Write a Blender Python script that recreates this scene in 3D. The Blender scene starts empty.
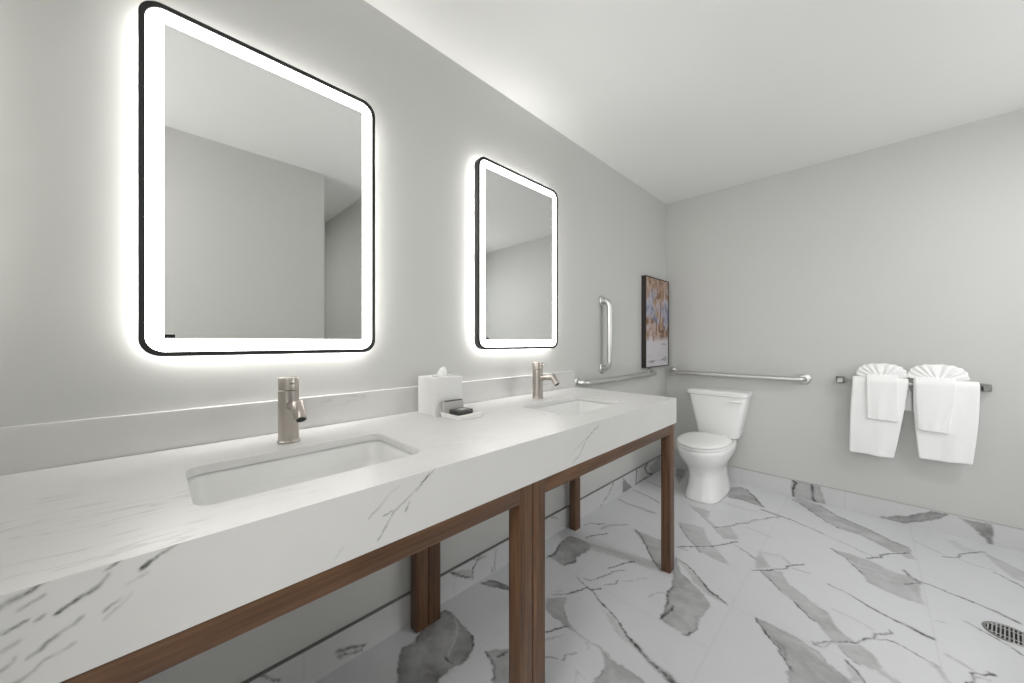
import bpy, bmesh, math, random
import numpy as np
from mathutils import Vector

# ------------------------------------------------------------------ camera, world, lights, exposure
SC = bpy.context.scene
COL = SC.collection
cam = bpy.data.cameras.new('camera')
cam.sensor_width = 36.0
cam.sensor_fit = 'HORIZONTAL'
cam.lens = 357.0 / 1024.0 * 36.0
cam.clip_start = 0.02
cam_o = bpy.data.objects.new('camera', cam)
COL.objects.link(cam_o)
cam_o.location = (1.343, 0.0, 1.157)
cam_o.rotation_euler = (math.radians(90), 0, math.radians(45))
SC.camera = cam_o

wd = bpy.data.worlds.new('world')
SC.world = wd
wd.use_nodes = True
wd.node_tree.nodes['Background'].inputs[0].default_value = (1, 1, 1, 1)
wd.node_tree.nodes['Background'].inputs[1].default_value = 0.15

def area_lamp(name, loc, size, watts, color=(1, 1, 1), rot=(0, 0, 0), shape='DISK', size_y=None):
    l = bpy.data.lights.new(name, 'AREA')
    l.shape = shape
    l.size = size
    if size_y:
        l.size_y = size_y
    l.energy = watts
    l.color = color
    o = bpy.data.objects.new(name, l)
    o.location = loc
    o.rotation_euler = rot
    COL.objects.link(o)
    return o

# unseen fill lamps added overhead in hall, shower and vestibule to brighten the room
area_lamp('hall_fill_light', (1.35, -0.75, 2.385), 0.6, 4, (1.0, 0.985, 0.96))
area_lamp('shower_fill_light', (2.3, 2.15, 2.385), 0.32, 6.5, (0.97, 0.985, 1.0))
area_lamp('vestibule_fill_light', (2.35, 0.1, 2.385), 0.32, 8, (1.0, 0.99, 0.97))  # added to lift the dark recess behind the entry wall
# added side fill from the right wall, paired with a made-up window
area_lamp('side_fill_light', (2.85, 2.35, 1.5), 1.2, 4, (0.97, 0.985, 1.0), (math.radians(90), 0, math.radians(90)), 'RECTANGLE', 1.1)
LED_FRONT = 7.0
LED_BACK = 33.0
# added frontal fill from behind the camera, paired with a made-up hall window
area_lamp('rear_fill_light', (1.245, -1.54, 1.45), 0.80, 11, (1.0, 1.0, 1.0), (math.radians(90), 0, 0), 'RECTANGLE', 1.5)

SC.view_settings.view_transform = 'Standard'
SC.view_settings.look = 'None'
SC.view_settings.exposure = 0.68
SC.view_settings.gamma = 1.0
SC.view_settings.use_curve_mapping = False
SC.cycles.max_bounces = 14
SC.cycles.diffuse_bounces = 8
SC.cycles.use_denoising = True
SC.cycles.caustics_reflective = False
SC.cycles.sample_clamp_indirect = 6.0

# ------------------------------------------------------------------ helpers
def tag(o, label=None, cat=None, group=None, kind=None):
    if label: o['label'] = label
    if cat: o['category'] = cat
    if group: o['group'] = group
    if kind: o['kind'] = kind
    return o

def thing(name, loc, label, cat, group=None):
    o = bpy.data.objects.new(name, None)
    o.empty_display_size = 0.05
    o.location = loc
    COL.objects.link(o)
    bpy.context.view_layer.update()
    return tag(o, label, cat, group)

def mesh_obj(name, verts, faces, mat, parent=None, smooth=False):
    """verts in world space; a child keeps its place under its parent"""
    me = bpy.data.meshes.new(name)
    off = Vector((0, 0, 0))
    p = parent
    while p is not None:
        off += Vector(p.location)
        p = p.parent
    me.from_pydata([tuple(Vector(v) - off) for v in verts], [], faces)
    me.update()
    bm = bmesh.new(); bm.from_mesh(me)
    bmesh.ops.recalc_face_normals(bm, faces=bm.faces)
    bm.to_mesh(me); bm.free()
    if smooth:
        for f in me.polygons: f.use_smooth = True
    if mat: me.materials.append(mat)
    o = bpy.data.objects.new(name, me)
    COL.objects.link(o)
    if parent: o.parent = parent
    return o

class Geo:
    def __init__(s): s.v = []; s.f = []
    def add(s, vs, fs):
        b = len(s.v); s.v += [tuple(v) for v in vs]; s.f += [tuple(i + b for i in f) for f in fs]; return s
    def box(s, a, b):
        (x0, y0, z0), (x1, y1, z1) = a, b
        return s.add([(x0,y0,z0),(x1,y0,z0),(x1,y1,z0),(x0,y1,z0),(x0,y0,z1),(x1,y0,z1),(x1,y1,z1),(x0,y1,z1)],
                     [(0,3,2,1),(4,5,6,7),(0,1,5,4),(1,2,6,5),(2,3,7,6),(3,0,4,7)])
    def loft(s, rings, cap0=True, cap1=True, closed=True):
        n = len(rings[0]); vs = [p for r in rings for p in r]; fs = []
        for k in range(len(rings) - 1):
            for i in range(n if closed else n - 1):
                j = (i + 1) % n
                fs.append((k*n+i, k*n+j, (k+1)*n+j, (k+1)*n+i))
        if cap0: fs.append(tuple(range(n))[::-1])
        if cap1: fs.append(tuple(range((len(rings)-1)*n, len(rings)*n)))
        return s.add(vs, fs)
    def tube(s, pts, r, n=16, caps=True):
        pts = [Vector(p) for p in pts]
        rs = r if isinstance(r, (list, tuple)) else [r] * len(pts)
        rings = []; u = None
        for i, p in enumerate(pts):
            t = (pts[min(i+1, len(pts)-1)] - pts[max(i-1, 0)]).normalized()
            if u is None:
                u = t.orthogonal().normalized()
            else:
                u = (u - t * u.dot(t)).normalized()
            w = t.cross(u)
            rings.append([p + (u*math.cos(2*math.pi*k/n) + w*math.sin(2*math.pi*k/n))*rs[i] for k in range(n)])
        return s.loft(rings, caps, caps)
    def lathe(s, prof, origin, axis='z', n=40, cap0=True, cap1=True):
        rings = []
        for r, h in prof:
            ring = []
            for k in range(n):
                c, t = r*math.cos(2*math.pi*k/n), r*math.sin(2*math.pi*k/n)
                d = {'z': (c, t, h), 'x': (h, c, t), 'y': (c, h, t)}[axis]
                ring.append(tuple(origin[i] + d[i] for i in range(3)))
            rings.append(ring)
        return s.loft(rings, cap0, cap1)
    def build(s, name, mat, parent=None, smooth=False):
        return mesh_obj(name, s.v, s.f, mat, parent, smooth)

def rrect(u0, u1, v0, v1, r, n=8):
    out = []
    for cu, cv, a0 in ((u1-r, v1-r, 0), (u0+r, v1-r, 90), (u0+r, v0+r, 180), (u1-r, v0+r, 270)):
        for k in range(n + 1):
            a = math.radians(a0 + 90.0*k/n)
            out.append((cu + r*math.cos(a), cv + r*math.sin(a)))
    return out

def bevel(o, w, seg=3, angle=40):
    m = o.modifiers.new('bevel', 'BEVEL'); m.width = w; m.segments = seg
    m.limit_method = 'ANGLE'; m.angle_limit = math.radians(angle)
    for f in o.data.polygons: f.use_smooth = True
    return o

def by_angle(o, deg=35):
    me = o.data
    bm = bmesh.new(); bm.from_mesh(me)
    for f in bm.faces: f.smooth = True
    for e in bm.edges:
        if len(e.link_faces) == 2 and e.calc_face_angle(0) > math.radians(deg): e.smooth = False
    bm.to_mesh(me); bm.free()
    return o

def arc_path(pts, r, n=8):
    """a polyline with its inner corners rounded"""
    P = [Vector(p) for p in pts]; out = [P[0]]
    for i in range(1, len(P)-1):
        a = (P[i-1]-P[i]).normalized(); b = (P[i+1]-P[i]).normalized()
        s, e = P[i]+a*r, P[i]+b*r
        for k in range(n+1):
            t = k/n
            out.append(s*(1-t)**2 + P[i]*2*t*(1-t)*0.92 + P[i]*0 + e*t*t + (s+e)*0.5*2*t*(1-t)*0.08)
    out.append(P[-1]); return out

# ------------------------------------------------------------------ materials
def new_mat(name):
    m = bpy.data.materials.new(name); m.use_nodes = True
    nt = m.node_tree; b = nt.nodes['Principled BSDF']
    return m, nt, b

def nd(nt, typ, **kw):
    n = nt.nodes.new(typ)
    for k, v in kw.items():
        if k.startswith('i_'):
            key = k[2:]
            n.inputs[int(key) if key.isdigit() else key].default_value = v
        else: setattr(n, k, v)
    return n

def simple(name, col, rough=0.5, metal=0.0, coat=0.0, spec=0.5, noise=0.0, nscale=20.0, bump=0.0, bscale=200.0, stretch=(1,1,1)):
    m, nt, b = new_mat(name)
    b.inputs['Base Color'].default_value = (*col, 1); b.inputs['Roughness'].default_value = rough
    b.inputs['Metallic'].default_value = metal; b.inputs['Coat Weight'].default_value = coat
    b.inputs['Specular IOR Level'].default_value = spec
    tc = nd(nt, 'ShaderNodeTexCoord'); mp = nd(nt, 'ShaderNodeMapping'); mp.inputs['Scale'].default_value = stretch
    nt.links.new(tc.outputs['Object'], mp.inputs['Vector'])
    if noise:
        n = nd(nt, 'ShaderNodeTexNoise', i_Scale=nscale, i_Detail=4.0)
        nt.links.new(mp.outputs[0], n.inputs['Vector'])
        r = nd(nt, 'ShaderNodeMapRange'); r.inputs[3].default_value = 1-noise; r.inputs[4].default_value = 1+noise
        nt.links.new(n.outputs[0], r.inputs[0])
        x = nd(nt, 'ShaderNodeVectorMath', operation='SCALE'); x.inputs[0].default_value = col
        nt.links.new(r.outputs[0], x.inputs['Scale']); nt.links.new(x.outputs[0], b.inputs['Base Color'])
    if bump:
        n2 = nd(nt, 'ShaderNodeTexNoise', i_Scale=bscale, i_Detail=3.0)
        nt.links.new(mp.outputs[0], n2.inputs['Vector'])
        bp = nd(nt, 'ShaderNodeBump', i_Strength=bump, i_Distance=0.002)
        nt.links.new(n2.outputs[0], bp.inputs['Height']); nt.links.new(bp.outputs[0], b.inputs['Normal'])
    return m

def emitter(name, col, s):
    m, nt, b = new_mat(name)
    b.inputs['Base Color'].default_value = (0.8, 0.8, 0.8, 1)
    b.inputs['Emission Color'].default_value = (*col, 1); b.inputs['Emission Strength'].default_value = s
    return m

WALL = simple('wall_paint', (0.575, 0.575, 0.558), 0.55, spec=0.3, noise=0.015, nscale=3, bump=0.03, bscale=160)
CEIL = simple('ceiling_paint', (0.85, 0.85, 0.835), 0.8, spec=0.2, noise=0.01, nscale=4, bump=0.03, bscale=120)
PORCELAIN = simple('glazed_porcelain', (0.89, 0.89, 0.88), 0.12, coat=0.4, noise=0.006, nscale=5)
BASIN = simple('sink_vitreous_china', (0.76, 0.76, 0.75), 0.15, coat=0.3, noise=0.006, nscale=5)
SEATMAT = simple('white_seat_plastic', (0.89, 0.89, 0.88), 0.22, noise=0.006, nscale=6)
STEEL = simple('satin_stainless_steel', (0.64, 0.635, 0.62), 0.36, 1.0, noise=0.03, nscale=60)
POSTMETAL = simple('dark_satin_metal', (0.34, 0.335, 0.325), 0.35, 1.0, noise=0.05, nscale=40)
CHROME = simple('polished_chrome', (0.75, 0.75, 0.74), 0.12, 1.0, noise=0.02, nscale=40)
NICKEL = simple('brushed_nickel', (0.47, 0.43, 0.395), 0.30, 1.0, noise=0.06, nscale=40, bump=0.05, bscale=300, stretch=(1,1,0.05))
DARKMETAL = simple('drain_dark_steel', (0.22, 0.22, 0.215), 0.4, 1.0, noise=0.05)
DRAINHOLE = simple('drain_shadow_black', (0.015, 0.015, 0.015), 0.8, noise=0.1)
BLACK = simple('black_frame_metal', (0.006, 0.006, 0.006), 0.35, 0.0, noise=0.08, nscale=30)
PICFRAME = simple('dark_brown_frame', (0.02, 0.014, 0.010), 0.45, noise=0.2, nscale=20, stretch=(4,4,0.4))
PLATE = simple('grey_back_plate', (0.5, 0.5, 0.5), 0.5, noise=0.03)
TOWEL = simple('white_terry', (0.92, 0.92, 0.91), 0.95, spec=0.1, noise=0.03, nscale=60, bump=0.55, bscale=420)
PAPER = simple('white_card', (0.74, 0.735, 0.725), 0.5, noise=0.008)
TISSUE = simple('white_tissue', (0.88, 0.88, 0.87), 0.9, noise=0.02, bump=0.2, bscale=80)
DISH = simple('white_dish', (0.84, 0.83, 0.81), 0.25, noise=0.01)
SOAPWRAP = simple('charcoal_wrapper', (0.045, 0.045, 0.043), 0.35, noise=0.15, nscale=60)
GREYPACK = simple('grey_packet_paper', (0.42, 0.41, 0.395), 0.5, noise=0.08, nscale=90)
WHITELED = emitter('led_diffuser', (1.0, 0.99, 0.96), LED_FRONT)
BACKLED = emitter('led_strip', (1.0, 0.985, 0.95), LED_BACK)
PANEGLOW = emitter('fill_pane_glow', (1.0, 1.0, 1.0), 0.8)
LAMPGLOW = emitter('fill_lamp_diffuser', (1.0, 0.99, 0.97), 2.0)
LAMPTRIM = simple('white_lamp_trim', (0.8, 0.8, 0.8), 0.4, noise=0.01)
MIRROR = simple('mirror_glass', (0.82, 0.825, 0.82), 0.025, 1.0, noise=0.004, nscale=2)

def wood(name, along):
    m, nt, b = new_mat(name)
    sc = {'x': (1.2, 26, 26), 'y': (26, 1.2, 26), 'z': (26, 26, 1.2)}[along]
    tc = nd(nt, 'ShaderNodeTexCoord'); mp = nd(nt, 'ShaderNodeMapping'); mp.inputs['Scale'].default_value = sc
    nt.links.new(tc.outputs['Object'], mp.inputs['Vector'])
    n = nd(nt, 'ShaderNodeTexNoise', i_Scale=3.0, i_Detail=8.0, i_Roughness=0.62)
    nt.links.new(mp.outputs[0], n.inputs['Vector'])
    cr = nd(nt, 'ShaderNodeValToRGB')
    e = cr.color_ramp.elements
    e[0].position = 0.28; e[0].color = (0.042, 0.019, 0.008, 1)
    e[1].position = 0.75; e[1].color = (0.190, 0.098, 0.048, 1)
    k = cr.color_ramp.elements.new(0.5); k.color = (0.108, 0.051, 0.023, 1)
    nt.links.new(n.outputs[0], cr.inputs[0]); nt.links.new(cr.outputs[0], b.inputs['Base Color'])
    bp = nd(nt, 'ShaderNodeBump', i_Strength=0.15, i_Distance=0.001)
    nt.links.new(n.outputs[0], bp.inputs['Height']); nt.links.new(bp.outputs[0], b.inputs['Normal'])
    b.inputs['Roughness'].default_value = 0.42
    return m
WOOD = {a: wood('walnut_grain_' + a, a) for a in 'xyz'}

def marble(name, base, gray, dark, rough, faint=0.0, spec=0.5):
    """white marble: the mesh carries where its clouds and veins run; the nodes add grain, and (faint) thin diagonal streaks"""
    m, nt, b = new_mat(name)
    L = nt.links.new
    tc = nd(nt, 'ShaderNodeTexCoord')
    ac = nd(nt, 'ShaderNodeAttribute', attribute_name='cloud'); av = nd(nt, 'ShaderNodeAttribute', attribute_name='vein')
    n1 = nd(nt, 'ShaderNodeTexNoise', i_Scale=9.0, i_Detail=6.0, i_Roughness=0.6); L(tc.outputs['Object'], n1.inputs['Vector'])
    n2 = nd(nt, 'ShaderNodeTexNoise', i_Scale=70.0, i_Detail=4.0); L(tc.outputs['Object'], n2.inputs['Vector'])
    r1 = nd(nt, 'ShaderNodeMapRange'); r1.inputs[1].default_value = 0.3; r1.inputs[2].default_value = 0.7
    r1.inputs[3].default_value = 0.72; r1.inputs[4].default_value = 1.12; L(n1.outputs[0], r1.inputs[0])
    mul = nd(nt, 'ShaderNodeMath', operation='MULTIPLY', use_clamp=True); L(ac.outputs['Fac'], mul.inputs[0]); L(r1.outputs[0], mul.inputs[1])
    r2 = nd(nt, 'ShaderNodeMapRange'); r2.inputs[1].default_value = 0.35; r2.inputs[2].default_value = 0.6
    r2.inputs[3].default_value = 0.65; r2.inputs[4].default_value = 1.05; L(n2.outputs[0], r2.inputs[0])
    mulv = nd(nt, 'ShaderNodeMath', operation='MULTIPLY', use_clamp=True); L(av.outputs['Fac'], mulv.inputs[0]); L(r2.outputs[0], mulv.inputs[1])
    rb = nd(nt, 'ShaderNodeMapRange'); rb.inputs[3].default_value = 0.96; rb.inputs[4].default_value = 1.04; L(n1.outputs[0], rb.inputs[0])
    bs = nd(nt, 'ShaderNodeVectorMath', operation='SCALE'); bs.inputs[0].default_value = base; L(rb.outputs[0], bs.inputs['Scale'])
    m1 = nd(nt, 'ShaderNodeMix', data_type='RGBA'); L(mul.outputs[0], m1.inputs[0]); L(bs.outputs[0], m1.inputs[6]); m1.inputs[7].default_value = (*gray, 1)
    m2 = nd(nt, 'ShaderNodeMix', data_type='RGBA'); L(mulv.outputs[0], m2.inputs[0]); L(m1.outputs[2], m2.inputs[6]); m2.inputs[7].default_value = (*dark, 1)
    last = m2.outputs[2]
    if faint:
        mp = nd(nt, 'ShaderNodeMapping'); mp.inputs['Rotation'].default_value = (0.5, 0.35, math.radians(-45)); mp.inputs['Scale'].default_value = (12, 2.0, 12)
        L(tc.outputs['Object'], mp.inputs['Vector'])
        n3 = nd(nt, 'ShaderNodeTexNoise', i_Scale=1.5, i_Detail=4.0); L(mp.outputs[0], n3.inputs['Vector'])
        su = nd(nt, 'ShaderNodeMath', operation='SUBTRACT'); su.inputs[1].default_value = 0.5; L(n3.outputs[0], su.inputs[0])
        ab = nd(nt, 'ShaderNodeMath', operation='ABSOLUTE'); L(su.outputs[0], ab.inputs[0])
        rr = nd(nt, 'ShaderNodeMapRange'); rr.inputs[1].default_value = 0.0; rr.inputs[2].default_value = 0.018
        rr.inputs[3].default_value = 1.0; rr.inputs[4].default_value = 0.0; L(ab.outputs[0], rr.inputs[0])
        n4 = nd(nt, 'ShaderNodeTexNoise', i_Scale=3.2, i_Detail=3.0); L(tc.outputs['Object'], n4.inputs['Vector'])
        rm = nd(nt, 'ShaderNodeMapRange'); rm.inputs[1].default_value = 0.5; rm.inputs[2].default_value = 0.66; rm.inputs[4].default_value = faint
        L(n4.outputs[0], rm.inputs[0])
        mm = nd(nt, 'ShaderNodeMath', operation='MULTIPLY'); L(rr.outputs[0], mm.inputs[0]); L(rm.outputs[0], mm.inputs[1])
        m3 = nd(nt, 'ShaderNodeMix', data_type='RGBA'); L(mm.outputs[0], m3.inputs[0]); L(last, m3.inputs[6]); m3.inputs[7].default_value = (*gray, 1)
        last = m3.outputs[2]
    L(last, b.inputs['Base Color'])
    b.inputs['Roughness'].default_value = rough; b.inputs['Specular IOR Level'].default_value = spec
    return m
FLOORTILE = marble('marble_floor_tile', (0.61, 0.615, 0.63), (0.150, 0.150, 0.143), (0.018, 0.017, 0.015), 0.3)
BASETILE = marble('marble_base_tile', (0.60, 0.60, 0.605), (0.150, 0.150, 0.143), (0.018, 0.017, 0.015), 0.35)
QUARTZ = marble('white_quartz', (0.655, 0.65, 0.64), (0.40, 0.38, 0.35), (0.06, 0.056, 0.05), 0.32, faint=0.0, spec=0.35)
QUARTZTOP = marble('white_quartz_top', (0.655, 0.65, 0.64), (0.40, 0.38, 0.35), (0.06, 0.056, 0.05), 0.32, faint=0.5, spec=0.35)

# ------------------------------------------------------------------ where the marble's veins run (metres on each surface)
FLOOR = [
  ('l',[(0.04,2.41),(0.129,2.382),(0.225,2.383),(0.31,2.378)],0.012,0.03,0.4),
  ('l',[(0.047,2.637),(0.153,2.611),(0.274,2.56)],0.008,0.01,0.5),
  ('l',[(0.036,2.895),(0.169,2.838)],0.008,0.008,0.5),
  ('l',[(0.135,1.99),(0.155,2.018)],0.012,0.01,0.9),
  ('l',[(0.078,1.903),(0.084,1.96),(0.134,1.984)],0.006,0.01,0.5),
  ('l',[(0.16,1.795),(0.198,1.878),(0.227,1.93)],0.005,0.006,0.8),
  ('l',[(0.175,1.95),(0.191,2.028),(0.258,2.108)],0.02,0.014,0.35),
  ('p',[(0.126,1.49),(0.131,1.541),(0.088,1.649),(0.089,1.748),(0.181,1.763),(0.23,1.749),(0.242,1.7),(0.235,1.598),(0.251,1.561),(0.235,1.493),(0.177,1.495)],0.006,0.75),
  ('l',[(0.126,1.49),(0.132,1.533),(0.112,1.591),(0.09,1.64)],0.008,0.006,0.95),
  ('l',[(0.229,1.49),(0.246,1.569)],0.008,0.006,0.7),
  ('p',[(-0.099,1.803),(0.007,1.831),(0.111,1.718),(0.075,1.681),(-0.053,1.746)],0.02,0.3),
  ('l',[(-0.081,1.781),(-0.016,1.847)],0.01,0.01,0.6),
  ('p',[(0.202,1.762),(0.339,1.798),(0.451,1.815),(0.569,1.818),(0.576,1.784),(0.458,1.768),(0.356,1.738),(0.253,1.712)],0.012,0.28),
  ('l',[(0.405,1.637),(0.435,1.718),(0.468,1.781)],0.004,0.005,0.9),
  ('l',[(0.364,1.485),(0.391,1.489),(0.41,1.531),(0.425,1.601),(0.463,1.679)],0.006,0.004,0.6),
  ('l',[(0.455,1.509),(0.484,1.553),(0.484,1.582)],0.003,0.005,0.65),
  ('l',[(0.499,1.597),(0.534,1.632)],0.003,0.003,0.5),
  ('l',[(0.554,1.652),(0.551,1.672),(0.577,1.698)],0.003,0.003,0.4),
  ('l',[(0.641,1.585),(0.642,1.613),(0.672,1.656)],0.004,0.003,0.4),
  ('l',[(0.32,1.284),(0.371,1.344),(0.398,1.41),(0.404,1.437),(0.425,1.436),(0.453,1.472)],0.004,0.005,0.9),
  ('l',[(0.32,1.284),(0.329,1.338)],0.004,0.003,0.5),
  ('l',[(0.333,1.462),(0.404,1.437)],0.006,0.006,0.35),
  ('l',[(0.426,1.435),(0.483,1.411),(0.551,1.381),(0.614,1.353),(0.675,1.311),(0.711,1.299),(0.743,1.28)],0.004,0.006,0.75),
  ('l',[(0.667,1.313),(0.712,1.296),(0.748,1.281),(0.794,1.264),(0.839,1.256),(0.875,1.24),(0.918,1.226)],0.008,0.022,0.7),
  ('p',[(0.525,1.366),(0.585,1.358),(0.645,1.321),(0.721,1.29),(0.716,1.276),(0.632,1.297)],0.012,0.25),
  ('p',[(0.319,1.248),(0.375,1.316),(0.415,1.245),(0.497,1.184),(0.452,1.181),(0.362,1.192)],0.006,0.5),
  ('l',[(0.42,1.238),(0.493,1.19),(0.577,1.183),(0.619,1.188),(0.669,1.185)],0.006,0.008,0.3),
  ('l',[(0.573,1.179),(0.597,1.157)],0.004,0.003,0.4),
  ('l',[(0.434,1.1),(0.452,1.143),(0.474,1.181)],0.004,0.006,0.9),
  ('l',[(0.454,1.075),(0.494,1.135)],0.008,0.005,0.25),
  ('l',[(0.508,1.011),(0.534,1.037)],0.003,0.003,0.8),
  ('l',[(0.555,1.045),(0.548,1.072),(0.571,1.104)],0.005,0.003,0.7),
  ('p',[(0.641,1.183),(0.686,1.177),(0.753,1.178),(0.808,1.173),(0.855,1.156),(0.687,0.988),(0.683,1.055),(0.687,1.09),(0.673,1.138)],0.006,0.55),
  ('l',[(0.68,1.059),(0.687,1.09),(0.679,1.113)],0.004,0.003,0.8),
  ('l',[(0.637,1.009),(0.616,1.049),(0.656,1.043)],0.003,0.003,0.3),
  ('p',[(0.609,1.973),(0.63,1.887),(0.65,1.825),(0.685,1.725),(0.687,1.658),(0.719,1.563),(0.726,1.49),(0.765,1.483),(0.838,1.484),(0.853,1.539),(0.839,1.611),(0.852,1.67),(0.855,1.721),(0.8,1.785),(0.729,1.827),(0.678,1.854)],0.005,0.6),
  ('l',[(0.726,1.491),(0.738,1.57),(0.734,1.603)],0.007,0.004,0.95),
  ('l',[(0.687,1.727),(0.685,1.656),(0.704,1.623),(0.712,1.58),(0.731,1.523)],0.004,0.004,0.9),
  ('l',[(0.824,1.479),(0.838,1.484),(0.853,1.539)],0.007,0.004,0.7),
  ('l',[(0.609,1.973),(0.673,1.948),(0.73,1.905),(0.787,1.849),(0.843,1.807),(0.899,1.783)],0.003,0.009,0.9),
  ('p',[(0.612,1.975),(0.734,1.893),(0.896,1.783),(0.825,1.783),(0.747,1.831)],0.012,0.45),
  ('p',[(0.323,2.075),(0.366,2.083),(0.49,2.083),(0.547,2.087),(0.643,1.835),(0.607,1.798),(0.534,1.862),(0.447,1.966),(0.395,2.021)],0.006,0.6),
  ('l',[(0.331,2.088),(0.401,2.027),(0.465,1.944),(0.545,1.855),(0.602,1.801)],0.005,0.006,0.9),
  ('l',[(0.573,2.081),(0.633,2.088)],0.006,0.008,0.4),
  ('l',[(0.584,2.093),(0.656,2.159),(0.733,2.256),(0.759,2.299),(0.807,2.378)],0.004,0.005,0.9),
  ('p',[(0.46,2.374),(0.617,2.416),(0.679,2.286),(0.735,2.222),(0.788,2.159),(0.837,2.097),(0.776,2.097),(0.691,2.119),(0.648,2.16),(0.601,2.207),(0.513,2.313)],0.012,0.4),
  ('l',[(0.494,2.343),(0.601,2.207),(0.691,2.119)],0.006,0.005,0.55),
  ('p',[(0.442,2.679),(0.583,2.681),(0.601,2.556),(0.681,2.48),(0.728,2.552),(0.805,2.418),(0.746,2.352),(0.701,2.405),(0.625,2.501),(0.512,2.61)],0.012,0.36),
  ('l',[(0.442,2.679),(0.512,2.61),(0.625,2.501),(0.701,2.405)],0.005,0.005,0.45),
  ('l',[(0.654,2.461),(0.729,2.548),(0.757,2.633),(0.799,2.662),(0.802,2.73),(0.846,2.788),(0.876,2.845),(0.926,2.908)],0.004,0.004,0.9),
  ('l',[(0.764,2.601),(0.793,2.694),(0.848,2.777)],0.003,0.003,0.6),
  ('l',[(0.825,2.953),(0.922,2.933),(0.989,2.918),(1.084,2.871)],0.02,0.005,0.55),
  ('l',[(0.98,2.918),(1.064,2.885),(1.144,2.844)],0.006,0.01,0.6),
  ('l',[(1.144,2.844),(1.261,2.786),(1.332,2.748),(1.377,2.727)],0.006,0.006,0.4),
  ('p',[(0.535,3.184),(0.63,3.298),(0.729,3.188),(0.829,3.003),(0.763,3.015),(0.689,3.025),(0.607,3.012)],0.008,0.65),  # the toilet's shadow and a grey marble patch, painted as one
  ('l',[(0.664,3.274),(0.748,3.136),(0.824,3.007)],0.008,0.01,0.75),
  ('l',[(0.608,2.894),(0.72,2.878),(0.834,2.903)],0.04,0.02,0.14),
  ('l',[(0.81,2.609),(0.92,2.578)],0.02,0.02,0.15),
  ('p',[(0.048,3.516),(0.156,3.455),(0.224,3.22),(0.248,3.02),(0.149,3.193)],0.02,0.75),
  ('l',[(0.803,2.332),(0.874,2.294),(0.915,2.26)],0.004,0.006,0.5),
  ('p',[(0.913,2.267),(0.922,2.361),(0.953,2.298),(0.99,2.23),(0.933,2.161)],0.01,0.4),
  ('l',[(0.924,2.353),(1.004,2.386),(1.054,2.337)],0.02,0.012,0.2),
  ('l',[(0.926,2.136),(0.957,2.168),(0.993,2.209),(1.044,2.271),(1.056,2.322),(1.106,2.38)],0.004,0.006,0.9),
  ('l',[(1.065,2.297),(1.135,2.31)],0.006,0.006,0.3),
  ('p',[(0.951,2.167),(1.032,2.231),(1.067,2.136),(1.115,2.1),(1.156,2.075),(1.181,2.049),(1.216,2.036),(1.243,1.962),(1.283,1.916),(1.308,1.91),(1.253,1.852),(1.235,1.863),(1.185,1.937),(1.149,1.969),(1.128,1.984),(1.052,2.05),(0.997,2.11)],0.007,0.45),
  ('l',[(0.952,2.16),(1.003,2.109),(1.051,2.056)],0.005,0.005,0.65),
  ('l',[(1.11,2.009),(1.139,1.971),(1.168,1.942),(1.186,1.932)],0.006,0.005,0.8),
  ('p',[(1.256,1.844),(1.319,1.912),(1.351,1.884),(1.366,1.856),(1.38,1.813),(1.42,1.785),(1.442,1.757),(1.418,1.733),(1.396,1.768),(1.358,1.791),(1.31,1.787),(1.269,1.821)],0.009,0.42),
  ('l',[(1.26,1.839),(1.29,1.797),(1.317,1.783)],0.005,0.005,0.45),
  ('l',[(1.139,2.055),(1.179,2.063)],0.012,0.008,0.3),
  ('l',[(1.187,1.794),(1.194,1.787),(1.224,1.826),(1.26,1.857),(1.307,1.909),(1.335,1.952),(1.355,1.981),(1.356,2.016),(1.38,2.036),(1.405,2.066),(1.401,2.077)],0.003,0.004,0.95),
  ('l',[(1.193,1.772),(1.221,1.798),(1.252,1.849)],0.003,0.003,0.5),
  ('l',[(1.355,1.979),(1.392,2.013)],0.003,0.003,0.7),
  ('l',[(1.392,2.013),(1.43,2.009),(1.469,1.99),(1.516,1.97)],0.004,0.005,0.7),
  ('l',[(1.205,2.271),(1.247,2.256),(1.292,2.24)],0.006,0.006,0.35),
  ('l',[(1.292,2.24),(1.343,2.203),(1.412,2.173),(1.472,2.158),(1.517,2.143)],0.006,0.013,0.75),
  ('l',[(1.231,2.073),(1.291,2.063),(1.352,2.038)],0.012,0.012,0.15),
  ('p',[(1.012,1.773),(1.041,1.782),(1.128,1.774),(1.185,1.754),(1.209,1.747),(1.232,1.71),(1.268,1.693),(1.302,1.667),(1.313,1.628),(1.137,1.452),(1.151,1.521),(1.136,1.57),(1.147,1.588),(1.097,1.666),(1.056,1.722)],0.006,0.55),
  ('l',[(1.012,1.773),(1.032,1.749),(1.063,1.708),(1.097,1.666),(1.125,1.624),(1.149,1.588)],0.007,0.004,0.9),
  ('l',[(1.092,1.699),(1.113,1.682),(1.133,1.631)],0.004,0.004,0.45),
  ('l',[(1.16,1.757),(1.205,1.738),(1.239,1.705),(1.263,1.689)],0.012,0.012,-0.35),
  ('l',[(1.279,1.77),(1.299,1.752),(1.314,1.739),(1.336,1.701),(1.35,1.679)],0.006,0.004,0.85),
  ('p',[(1.279,1.766),(1.314,1.736),(1.336,1.701),(1.294,1.659),(1.3,1.702)],0.01,0.35),
  ('p',[(1.19,2.674),(1.287,2.675),(1.354,2.669),(1.427,2.623),(1.476,2.625),(1.521,2.579),(1.511,2.499),(1.516,2.388),(1.455,2.384),(1.391,2.394),(1.333,2.421),(1.317,2.498),(1.284,2.581),(1.249,2.618)],0.009,0.45),
  ('l',[(1.193,2.671),(1.249,2.618),(1.296,2.541),(1.323,2.487)],0.006,0.004,0.8),
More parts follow.
